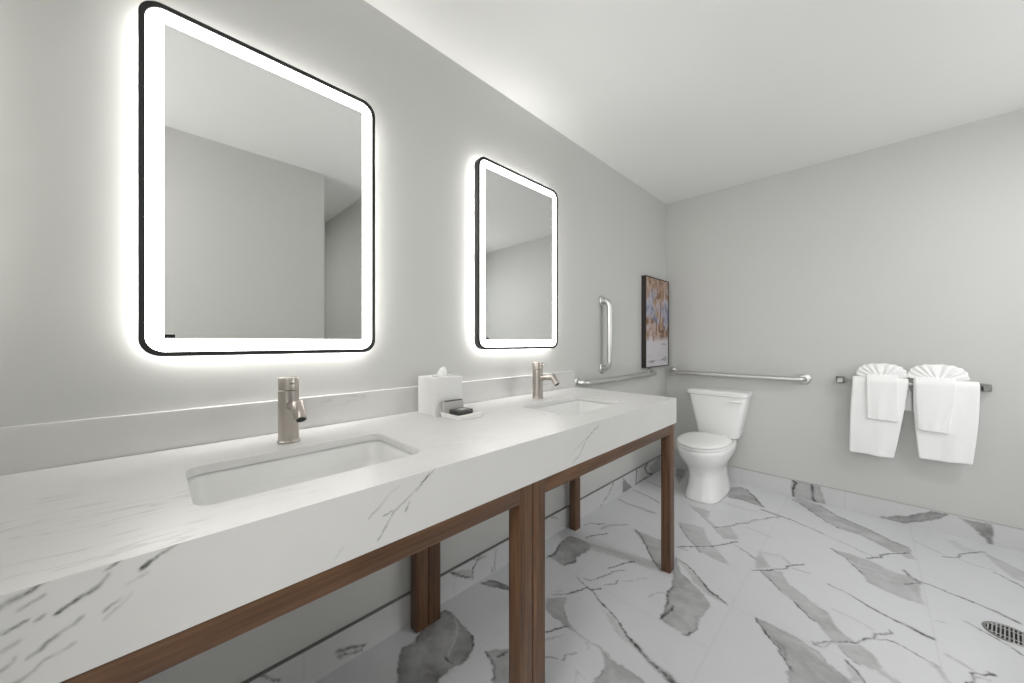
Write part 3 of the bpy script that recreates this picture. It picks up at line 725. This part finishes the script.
for k in range(9):
    h = k/8
    r = 0.009 + 0.0085*math.sin(math.pi*min(1, h*0.95+0.1))*(1.0) if k < 8 else 0.004
    rings.append([(cx_+0.004*h+(r*(1+0.35*math.sin(3*a+2*h)+0.18*math.sin(5*a-3*h)))*math.cos(a)*0.7, cy_+0.010+0.004*h+(r*(1+0.3*math.sin(3*a+1+h)))*math.sin(a), ZT+0.141+0.042*h+0.004*math.sin(2*a+h)) for a in [2*math.pi*i/28 for i in range(28)]])
Geo().loft(rings, True, True).build('tissue', TISSUE, t, True)

tx0, tx1, ty0, ty1 = 0.176, 0.294, 0.774, 0.892
t = thing('soap_dish', ((tx0+tx1)/2, (ty0+ty1)/2, ZT), 'small rectangular white soap tray in front of the tissue box', 'soap dish')
R = lambda d, z: [(x, y, z) for x, y in rrect(tx0+d, tx1-d, ty0+d, ty1-d, 0.006, 5)]
by_angle(Geo().loft([R(0.004, ZT+0.0005), R(0.0, ZT+0.016), R(0.001, ZT+0.018), R(0.006, ZT+0.018), R(0.008, ZT+0.012)], True, True).build('tray', DISH, t), 30)
def slant_box(name, mat, c, sx, sy, sz, rz, rx=0.0, ry=0.0, parent=None):
    g2 = Geo().box((-sx/2, -sy/2, 0), (sx/2, sy/2, sz))
    from mathutils import Matrix
    M = Matrix.Rotation(rz, 4, 'Z') @ Matrix.Rotation(ry, 4, 'Y') @ Matrix.Rotation(rx, 4, 'X')
    g2.v = [tuple(M @ Vector(v) + Vector(c)) for v in g2.v]
    return bevel(g2.build(name, mat, parent), 0.0015, 2)
t = thing('soap_bar', (0.235, 0.835, ZT+0.0125), 'dark wrapped bar of soap lying flat on the white soap tray', 'soap')
slant_box('wrapper', SOAPWRAP, (0.235, 0.832, ZT+0.0125), 0.052, 0.074, 0.017, 0.10, parent=t)
slant_box('wrapper_label', GREYPACK, (0.233, 0.835, ZT+0.0292), 0.030, 0.030, 0.0007, 0.10, parent=t)
t = thing('soap_packet', (0.19, 0.83, ZT+0.0125), 'small grey packet with a dark top band standing against the tissue box', 'soap packet')
slant_box('packet', GREYPACK, (0.191, 0.826, ZT+0.0125), 0.017, 0.092, 0.046, 0.0, ry=-0.10, parent=t)
slant_box('top_band', SOAPWRAP, (0.1868, 0.826, ZT+0.0125+0.0425), 0.0178, 0.080, 0.005, 0.0, ry=-0.10, parent=t)

# ------------------------------------------------------------------ picture
t = thing('framed_picture', (0, 3.11, 0.937), 'tall abstract painting in brown, lilac and white with a dark frame, hung by the corner', 'picture')
py0, py1, pz0, pz1 = 2.868, 3.345, 0.937, 1.706
X = lambda d, x: [(x, u, v) for u, v in ((py0+d, pz0+d), (py1-d, pz0+d), (py1-d, pz1-d), (py0+d, pz1-d))]
Geo().loft([X(0.004, 0.001), X(0, 0.001), X(0, 0.040), X(0.007, 0.040), X(0.007, 0.034)], True, False).build('frame', PICFRAME, t)
m, nt, b = new_mat('abstract_paint'); Lk = nt.links.new
tc = nd(nt, 'ShaderNodeTexCoord')
mp = nd(nt, 'ShaderNodeMapping'); mp.inputs['Scale'].default_value = (1, 11, 6.5); mp.inputs['Location'].default_value = (0, 1.3, 2.2); Lk(tc.outputs['Object'], mp.inputs['Vector'])
n1 = nd(nt, 'ShaderNodeTexNoise', i_Scale=1.0, i_Detail=6.0, i_Roughness=0.65, i_Distortion=1.3); Lk(mp.outputs[0], n1.inputs['Vector'])
cr = nd(nt, 'ShaderNodeValToRGB'); cr.color_ramp.elements[0].position = 0.32; cr.color_ramp.elements[1].position = 0.72
cr.color_ramp.elements[0].color = (0.035, 0.022, 0.018, 1); cr.color_ramp.elements[1].color = (0.44, 0.42, 0.46, 1)
for p, c in ((0.40, (0.16, 0.085, 0.05, 1)), (0.47, (0.33, 0.19, 0.115, 1)), (0.53, (0.42, 0.31, 0.25, 1)), (0.60, (0.46, 0.41, 0.42, 1))):
    k = cr.color_ramp.elements.new(p); k.color = c
Lk(n1.outputs[0], cr.inputs[0])
# a loose lilac-blue passage through the middle of the painting
mpb = nd(nt, 'ShaderNodeMapping'); mpb.inputs['Scale'].default_value = (1, 7, 5); mpb.inputs['Location'].default_value = (0, 4.1, 7.7); Lk(tc.outputs['Object'], mpb.inputs['Vector'])
nb = nd(nt, 'ShaderNodeTexNoise', i_Scale=1.0, i_Detail=5.0, i_Distortion=0.8); Lk(mpb.outputs[0], nb.inputs['Vector'])
szb = nd(nt, 'ShaderNodeSeparateXYZ'); Lk(tc.outputs['Object'], szb.inputs[0])
hb = nd(nt, 'ShaderNodeMath', operation='SUBTRACT'); hb.inputs[1].default_value = 0.48; Lk(szb.outputs['Z'], hb.inputs[0])
ab_ = nd(nt, 'ShaderNodeMath', operation='ABSOLUTE'); Lk(hb.outputs[0], ab_.inputs[0])
wb = nd(nt, 'ShaderNodeMath', operation='MULTIPLY_ADD'); Lk(ab_.outputs[0], wb.inputs[0]); wb.inputs[1].default_value = -1.3; Lk(nb.outputs[0], wb.inputs[2])
mb = nd(nt, 'ShaderNodeMapRange'); mb.inputs[1].default_value = 0.38; mb.inputs[2].default_value = 0.47; Lk(wb.outputs[0], mb.inputs[0])
crb = nd(nt, 'ShaderNodeValToRGB'); crb.color_ramp.elements[0].position = 0.35; crb.color_ramp.elements[0].color = (0.09, 0.11, 0.20, 1)
crb.color_ramp.elements[1].position = 0.62; crb.color_ramp.elements[1].color = (0.50, 0.49, 0.56, 1); Lk(n1.outputs[0], crb.inputs[0])
mxb = nd(nt, 'ShaderNodeMix', data_type='RGBA'); Lk(mb.outputs[0], mxb.inputs[0]); Lk(cr.outputs[0], mxb.inputs[6]); Lk(crb.outputs[0], mxb.inputs[7])
sx = nd(nt, 'ShaderNodeSeparateXYZ'); Lk(tc.outputs['Object'], sx.inputs[0])
n2 = nd(nt, 'ShaderNodeTexNoise', i_Scale=14.0, i_Detail=3.0); Lk(tc.outputs['Object'], n2.inputs['Vector'])
ad = nd(nt, 'ShaderNodeMath', operation='MULTIPLY_ADD'); Lk(n2.outputs[0], ad.inputs[0]); ad.inputs[1].default_value = 0.16; Lk(sx.outputs['Z'], ad.inputs[2])
rg = nd(nt, 'ShaderNodeMapRange'); rg.inputs[1].default_value = 0.30; rg.inputs[2].default_value = 0.35; Lk(ad.outputs[0], rg.inputs[0])
mp2 = nd(nt, 'ShaderNodeMapping'); mp2.inputs['Scale'].default_value = (1, 3, 22); Lk(tc.outputs['Object'], mp2.inputs['Vector'])
n3 = nd(nt, 'ShaderNodeTexNoise', i_Scale=1.2, i_Detail=3.0); Lk(mp2.outputs[0], n3.inputs['Vector'])
cr2 = nd(nt, 'ShaderNodeValToRGB'); cr2.color_ramp.elements[0].position = 0.30; cr2.color_ramp.elements[0].color = (0.22, 0.21, 0.22, 1)
cr2.color_ramp.elements[1].position = 0.40; cr2.color_ramp.elements[1].color = (0.56, 0.54, 0.57, 1); Lk(n3.outputs[0], cr2.inputs[0])
mx = nd(nt, 'ShaderNodeMix', data_type='RGBA'); Lk(rg.outputs[0], mx.inputs[0]); Lk(cr2.outputs[0], mx.inputs[6]); Lk(mxb.outputs[2], mx.inputs[7])
Lk(mx.outputs[2], b.inputs['Base Color']); b.inputs['Roughness'].default_value = 0.5
Geo().add(X(0.007, 0.0355), [(0, 1, 2, 3)]).build('canvas', m, t)

# ------------------------------------------------------------------ grab bars and towel bar
def flange(axis, p, parent, r=0.038, sign=1, mat=None):
    prof = [(r, 0), (r, 0.006*sign), (r-0.005, 0.0105*sign), (0.022, 0.012*sign)]
    by_angle(Geo().lathe(prof, p, axis, 32).build('flange', mat or STEEL, parent), 35)
def grab_bar(name, a, b, normal, label, group='stainless steel grab bars', r=0.0185, off=0.062):
    a, b, n = Vector(a), Vector(b), Vector(normal)
    t = thing('grab_bar', tuple((a+b)/2), label, 'grab bar', group)
    path = arc_path([a+n*0.004, a+n*off, b+n*off, b+n*0.004], 0.05, 10)
    Geo().tube(path, r, 20).build('bar', STEEL, t, True)
    ax = 'x' if abs(n.x) > 0.5 else 'y'
    for p in (a, b): flange(ax, tuple(p), t, sign=1 if (n.x+n.y) > 0 else -1)
    return t
grab_bar('grab_bar', (0, 2.245, 1.445), (0, 2.245, 0.968), (1, 0, 0), 'vertical steel grab bar on the wall between the far mirror and the painting')
grab_bar('grab_bar', (0, 1.94, 0.889), (0, 3.02, 0.889), (1, 0, 0), 'horizontal steel grab bar running along the mirror wall below the painting')
grab_bar('grab_bar', (0.062, BY, 0.880), (1.008, BY, 0.880), (0, -1, 0), 'horizontal steel grab bar on the wall above the toilet tank')

TBZ, TBY = 0.893, BY-0.062
t = thing('towel_bar', (1.505, BY, TBZ), 'satin metal towel bar on the wall to the right of the toilet', 'towel bar')
Geo().tube([(1.195, TBY, TBZ), (1.82, TBY, TBZ)], 0.009, 20).build('bar', STEEL, t, True)
for x in (1.203, 1.814):
    pr = lambda d, y, z0=0.0: [(px_, y, pz_) for px_, pz_ in rrect(x-0.019+d, x+0.019-d, TBZ-0.019+d, TBZ+0.019-d, 0.004, 4)]
    pg = Geo().loft([pr(-0.004, BY), pr(-0.004, BY-0.006), pr(0.0, BY-0.009), pr(0.004, BY-0.045), pr(0.004, BY-0.076), pr(0.006, BY-0.078)])
    by_angle(pg.build('post', POSTMETAL, t), 35)

# ------------------------------------------------------------------ towels
def sheet(name, path_fn, nu, nv, thick, label, cat, group, seed, fold_edge=True):
    """a folded cloth: path_fn(u, v) -> point; u across 0..1, v along 0..1"""
    vs = [path_fn(i/(nu-1), j/(nv-1)) for j in range(nv) for i in range(nu)]
    fs = [(j*nu+i, j*nu+i+1, (j+1)*nu+i+1, (j+1)*nu+i) for j in range(nv-1) for i in range(nu-1)]
    t = thing(name, (sum(v[0] for v in vs)/len(vs), TBY, min(v[2] for v in vs)), label, cat, group)
    o = mesh_obj('cloth', vs, fs, TOWEL, t, True)
    s = o.modifiers.new('thick', 'SOLIDIFY'); s.thickness = thick; s.offset = 0
    bv = o.modifiers.new('round', 'BEVEL'); bv.width = thick*0.42; bv.segments = 3; bv.limit_method = 'ANGLE'; bv.angle_limit = math.radians(50)
    return t, o

def hang(xl_t, xr_t, xl_b, xr_b, rad, zf, zb, seed, back_l=0.0, back_r=0.0, amp=0.004, ripple=2.2, slant=0.0, bulge=0.0):
    rs = random.Random(seed); ph = [rs.uniform(0, 6.28) for _ in range(4)]
    Lf = TBZ - zf; Lb = TBZ - zb; La = math.pi*rad; T = Lf+La+Lb
    def fn(u, v):
        s = v*T
        if s < Lf:
            k = 1 - s/Lf; y = TBY-rad; z = zf + s; front = 1
        elif s < Lf+La:
            a = (s-Lf)/rad; y = TBY - rad*math.cos(a); z = TBZ + rad*math.sin(a); k = 0; front = 1 if a < 1.5 else 0
        else:
            k = (s-Lf-La)/Lb; y = TBY+rad; z = TBZ-(s-Lf-La); front = 0
        if front:
            xl = xl_t+(xl_b-xl_t)*k; xr = xr_t+(xr_b-xr_t)*k
            xl -= bulge*math.sin(math.pi*k); xr += bulge*math.sin(math.pi*k)
        else:
            xl = xl_t-back_l*k*0; xr = xr_t+back_r*min(1, k*3)
        x = xl+(xr-xl)*u
        wob = amp*k*(math.sin(u*ripple*6.28*0.5+ph[0]) + 0.5*math.sin(u*ripple*6.28*1.1+ph[1]+k*2))
        y += (wob-0.3*amp*k if front else min(0.0, wob*0.3))
        z += slant*(u-0.5)*k + 0.002*math.sin(u*9+ph[2])*k
        return (x, y, z)
    return fn
G1, G2, G3 = 'folded bath towels on the towel bar', 'hand towels laid over the bath towels', 'fan-folded washcloths on top of the towel bar'
sheet('bath_towel', hang(1.264, 1.516, 1.250, 1.454, 0.024, 0.420, 0.72, 1, back_r=0.016, slant=-0.002, bulge=0.004), 26, 70, 0.020,
      'white folded bath towel on the half of the towel bar nearer the toilet', 'towel', G1, 1)
sheet('bath_towel', hang(1.536, 1.787, 1.558, 1.760, 0.024, 0.448, 0.72, 2, slant=0.010, bulge=0.006), 26, 70, 0.020,
      'white folded bath towel on the half of the towel bar farther from the toilet', 'towel', G1, 2)
sheet('hand_towel', hang(1.330, 1.474, 1.334, 1.470, 0.043, 0.655, 0.80, 3, amp=0.003, slant=-0.004), 18, 50, 0.014,
      'narrower white hand towel draped over the bath towel nearer the toilet', 'towel', G2, 3)
sheet('hand_towel', hang(1.540, 1.700, 1.552, 1.674, 0.043, 0.619, 0.80, 4, amp=0.004, slant=-0.008), 18, 50, 0.014,
      'longer white hand towel draped over the bath towel farther from the toilet', 'towel', G2, 4)
def fan(xc, hw, h, seed, label):
    rs = random.Random(seed); z0 = TBZ+0.022
    nA, nR = 96, 14; vs = []
    pl = 9
    for j in range(nR):
        r = j/(nR-1)
        for i in range(nA+1):
            a = math.pi*(0.02 + 0.96*i/nA)
            tri = math.asin(math.sin(pl*2*a))/(math.pi/2)
            edge = (1 + 0.022*tri)
            ca, sa = math.cos(a), math.sin(a)
            rx = hw*math.copysign(abs(ca)**0.75, ca); rz = h*abs(sa)**0.62
            y = TBY + 0.0065*tri*(0.5+0.5*r)*(1-0.35*r) + 0.004*math.sin(4*r+i*0.05)
            rr_ = 0.10+0.90*r
            vs.append((xc+rx*rr_*edge, y - 0.010*math.sin(math.pi*r), z0+rz*rr_*edge - 0.006*(1-r)))
    n = nA+1
    fs = [(j*n+i, j*n+i+1, (j+1)*n+i+1, (j+1)*n+i) for j in range(nR-1) for i in range(nA)]
    t = thing('washcloth', (xc, TBY, z0), label, 'washcloth', G3)
    o = mesh_obj('cloth', vs, fs, TOWEL, t, True)
    s = o.modifiers.new('thick', 'SOLIDIFY'); s.thickness = 0.010; s.offset = 0
    sb = o.modifiers.new('soft', 'SUBSURF'); sb.levels = 1; sb.render_levels = 1
fan(1.398, 0.116, 0.100, 1, 'white washcloth folded into a fan above the bath towel nearer the toilet')
fan(1.632, 0.121, 0.104, 2, 'white washcloth folded into a fan above the bath towel farther from the toilet')

# ------------------------------------------------------------------ toilet
TX = 0.478
t = thing('toilet', (TX, 3.0, 0), 'white two-piece toilet with closed lid standing in the corner past the vanity', 'toilet')
def egg(z, hw, yf, ym, yb, ef=2.0, eb=2.6, n=56, dx=0.0):
    out = []
    for k in range(n):
        a = 2*math.pi*k/n; c, s_ = math.cos(a), math.sin(a)
        e = ef if s_ < 0 else eb
        x = hw*math.copysign(abs(c)**(2/e), c)
        y = (ym-yf)*-abs(s_)**(2/e) if s_ < 0 else (yb-ym)*abs(s_)**(2/e)
        out.append((TX-0.012+x+dx, ym+y, z))
    return out
prof = [(0.0, .122, 2.765, 3.0, 3.31, 3.0), (0.012, .124, 2.762, 3.0, 3.312, 3.0), (0.03, .120, 2.768, 3.0, 3.31, 2.9), (0.09, .109, 2.785, 3.0, 3.30, 2.7),
        (0.16, .105, 2.79, 2.99, 3.28, 2.5), (0.215, .113, 2.775, 2.97, 3.27, 2.3), (0.250, .130, 2.74, 2.95, 3.28, 2.15), (0.288, .150, 2.70, 2.93, 3.30, 2.05),
        (0.325, .166, 2.67, 2.92, 3.325, 2.0), (0.36, .173, 2.658, 2.91, 3.34, 2.0), (0.380, .174, 2.655, 2.91, 3.345, 2.0), (0.388, .169, 2.66, 2.91, 3.34, 2.0)]
Geo().loft([egg(z, h, a, m_, b_, e) for z, h, a, m_, b_, e in prof]).build('bowl', PORCELAIN, t, True)
for nm, z0, z1, g_ in (('seat', 0.3935, 0.4065, 0.0), ('lid', 0.4125, 0.4285, -0.001)):
    e2 = lambda z, d: egg(z, .171-d+g_, 2.650+d-g_, 2.91, 3.135-d, 2.0, 2.8)
    rg_ = [e2(z0, 0.002), e2(z0+0.002, 0.0), e2(z0+0.006, 0.0), e2(z1-0.005, 0.001), e2(z1-0.001, 0.006)]
    rg_ += [e2(z1+(0.004 if nm == 'lid' else 0), 0.03), e2(z1+(0.006 if nm == 'lid' else 0), 0.09)]
    Geo().loft(rg_).build(nm, SEATMAT, t, True)
for sx_ in (-0.07, 0.07):
    by_angle(Geo().tube([(TX+sx_-0.016, 3.145, 0.412), (TX+sx_+0.016, 3.145, 0.412)], 0.012, 16).box((TX+sx_-0.014, 3.135, 0.388), (TX+sx_+0.014, 3.158, 0.409)).build('hinge', SEATMAT, t), 40)
def tankring(z, hw, yf, yb, r=0.03, bow=0.012):
    out = []
    for x, y in rrect(TX-hw, TX+hw, yf, yb, r, 6):
        f = max(0.0, (yb-0.05-y)/(yb-0.05-yf))
        out.append((x, y - bow*f*(1-((x-TX)/hw)**2), z))
    return out
def dens(loop_fn, zs): return [loop_fn(*z) for z in zs]
tank = Geo().loft(dens(tankring, [(0.3885, .130, 3.215, 3.365, .03), (0.395, .142, 3.20, 3.368, .035), (0.415, .150, 3.19, 3.37, .035), (0.58, .179, 3.176, 3.37, .03), (0.714, .203, 3.165, 3.37, .028), (0.722, .201, 3.168, 3.37, .028)]))
by_angle(tank.build('tank', PORCELAIN, t), 35)
lid = Geo().loft(dens(tankring, [(0.7235, .206, 3.158, 3.372, .03), (0.728, .214, 3.148, 3.374, .03), (0.745, .218, 3.144, 3.375, .03), (0.756, .216, 3.146, 3.375, .03), (0.763, .206, 3.158, 3.37, .03), (0.7655, .175, 3.19, 3.35, .03)]))
by_angle(lid.build('tank_lid', PORCELAIN, t), 40)
lv = Geo().tube([(TX+0.092, 3.142, 0.694), (TX+0.117, 3.139, 0.695), (TX+0.175, 3.152, 0.695), (TX+0.184, 3.155, 0.695)], [0.006, 0.009, 0.010, 0.007], 16)
lv.tube([(TX+0.165, 3.150, 0.695), (TX+0.165, 3.178, 0.695)], 0.009, 14)
by_angle(lv.build('flush_lever', PORCELAIN, t), 40)

# ------------------------------------------------------------------ floor drain
DC = (1.735, 2.385)
t = thing('floor_drain', (DC[0], DC[1], 0), 'round slotted steel floor drain set in the marble tile', 'drain')
by_angle(Geo().lathe([(0.066, 0.0004), (0.066, 0.002), (0.064, 0.0032), (0.058, 0.0032), (0.0565, 0.0018)], (*DC, 0), n=56, cap0=False, cap1=False).build('rim', POSTMETAL, t), 30)
Geo().lathe([(0.0565, 0.0010), (0.0001, 0.0010)], (*DC, 0), n=48, cap0=False, cap1=True).build('sump', DRAINHOLE, t)
gr = Geo()
c45 = math.radians(-9.3)
ux, uy = math.cos(c45), math.sin(c45)
for k in range(-5, 6):
    o_ = k*0.0102; h = math.sqrt(max(0, 0.0555**2-o_**2)); w = 0.0021
    P = lambda s, q: (DC[0]+ux*(o_+q)-uy*s, DC[1]+uy*(o_+q)+ux*s)
    c4 = [P(-h, -w), P(-h, w), P(h, w), P(h, -w)]
    gr.loft([[(x, y, 0.0012) for x, y in c4], [(x, y, 0.0030) for x, y in c4]])
for s0 in (-0.030, 0.030):
    h = math.sqrt(0.0555**2-s0**2)
    P = lambda q, w: (DC[0]+ux*q-uy*(s0+w), DC[1]+uy*q+ux*(s0+w))
    c4 = [P(-h, -0.002), P(-h, 0.002), P(h, 0.002), P(h, -0.002)]
    gr.loft([[(x, y, 0.0012) for x, y in c4], [(x, y, 0.0029) for x, y in c4]])
gr.build('grate', STEEL, t)

# ------------------------------------------------------------------ fill lamps on the ceiling (unseen, added to brighten the room)
for nm, c, r, lb in (('hall_fill_lamp', (1.35, -0.75), 0.31, 'flat round white fill lamp added on the hall ceiling behind the vanity end wall'), ('vestibule_fill_lamp', (2.35, 0.1), 0.17, 'flat round white fill lamp added on the ceiling behind the entry wall'), ('shower_fill_lamp', (2.3, 2.15), 0.17, 'flat round white fill lamp added on the ceiling over the shower')):
    t = thing(nm, (*c, HT), lb, 'ceiling lamp')
    by_angle(Geo().lathe([(r+0.02, 0), (r+0.02, -0.03), (r+0.012, -0.042), (r, -0.045), (r, -0.04)], (*c, HT), n=48, cap0=True, cap1=False).build('trim_ring', LAMPTRIM, t), 30)
    Geo().lathe([(r, -0.041), (0.001, -0.044)], (*c, HT), n=48, cap0=False, cap1=True).build('diffuser', LAMPGLOW, t, True)
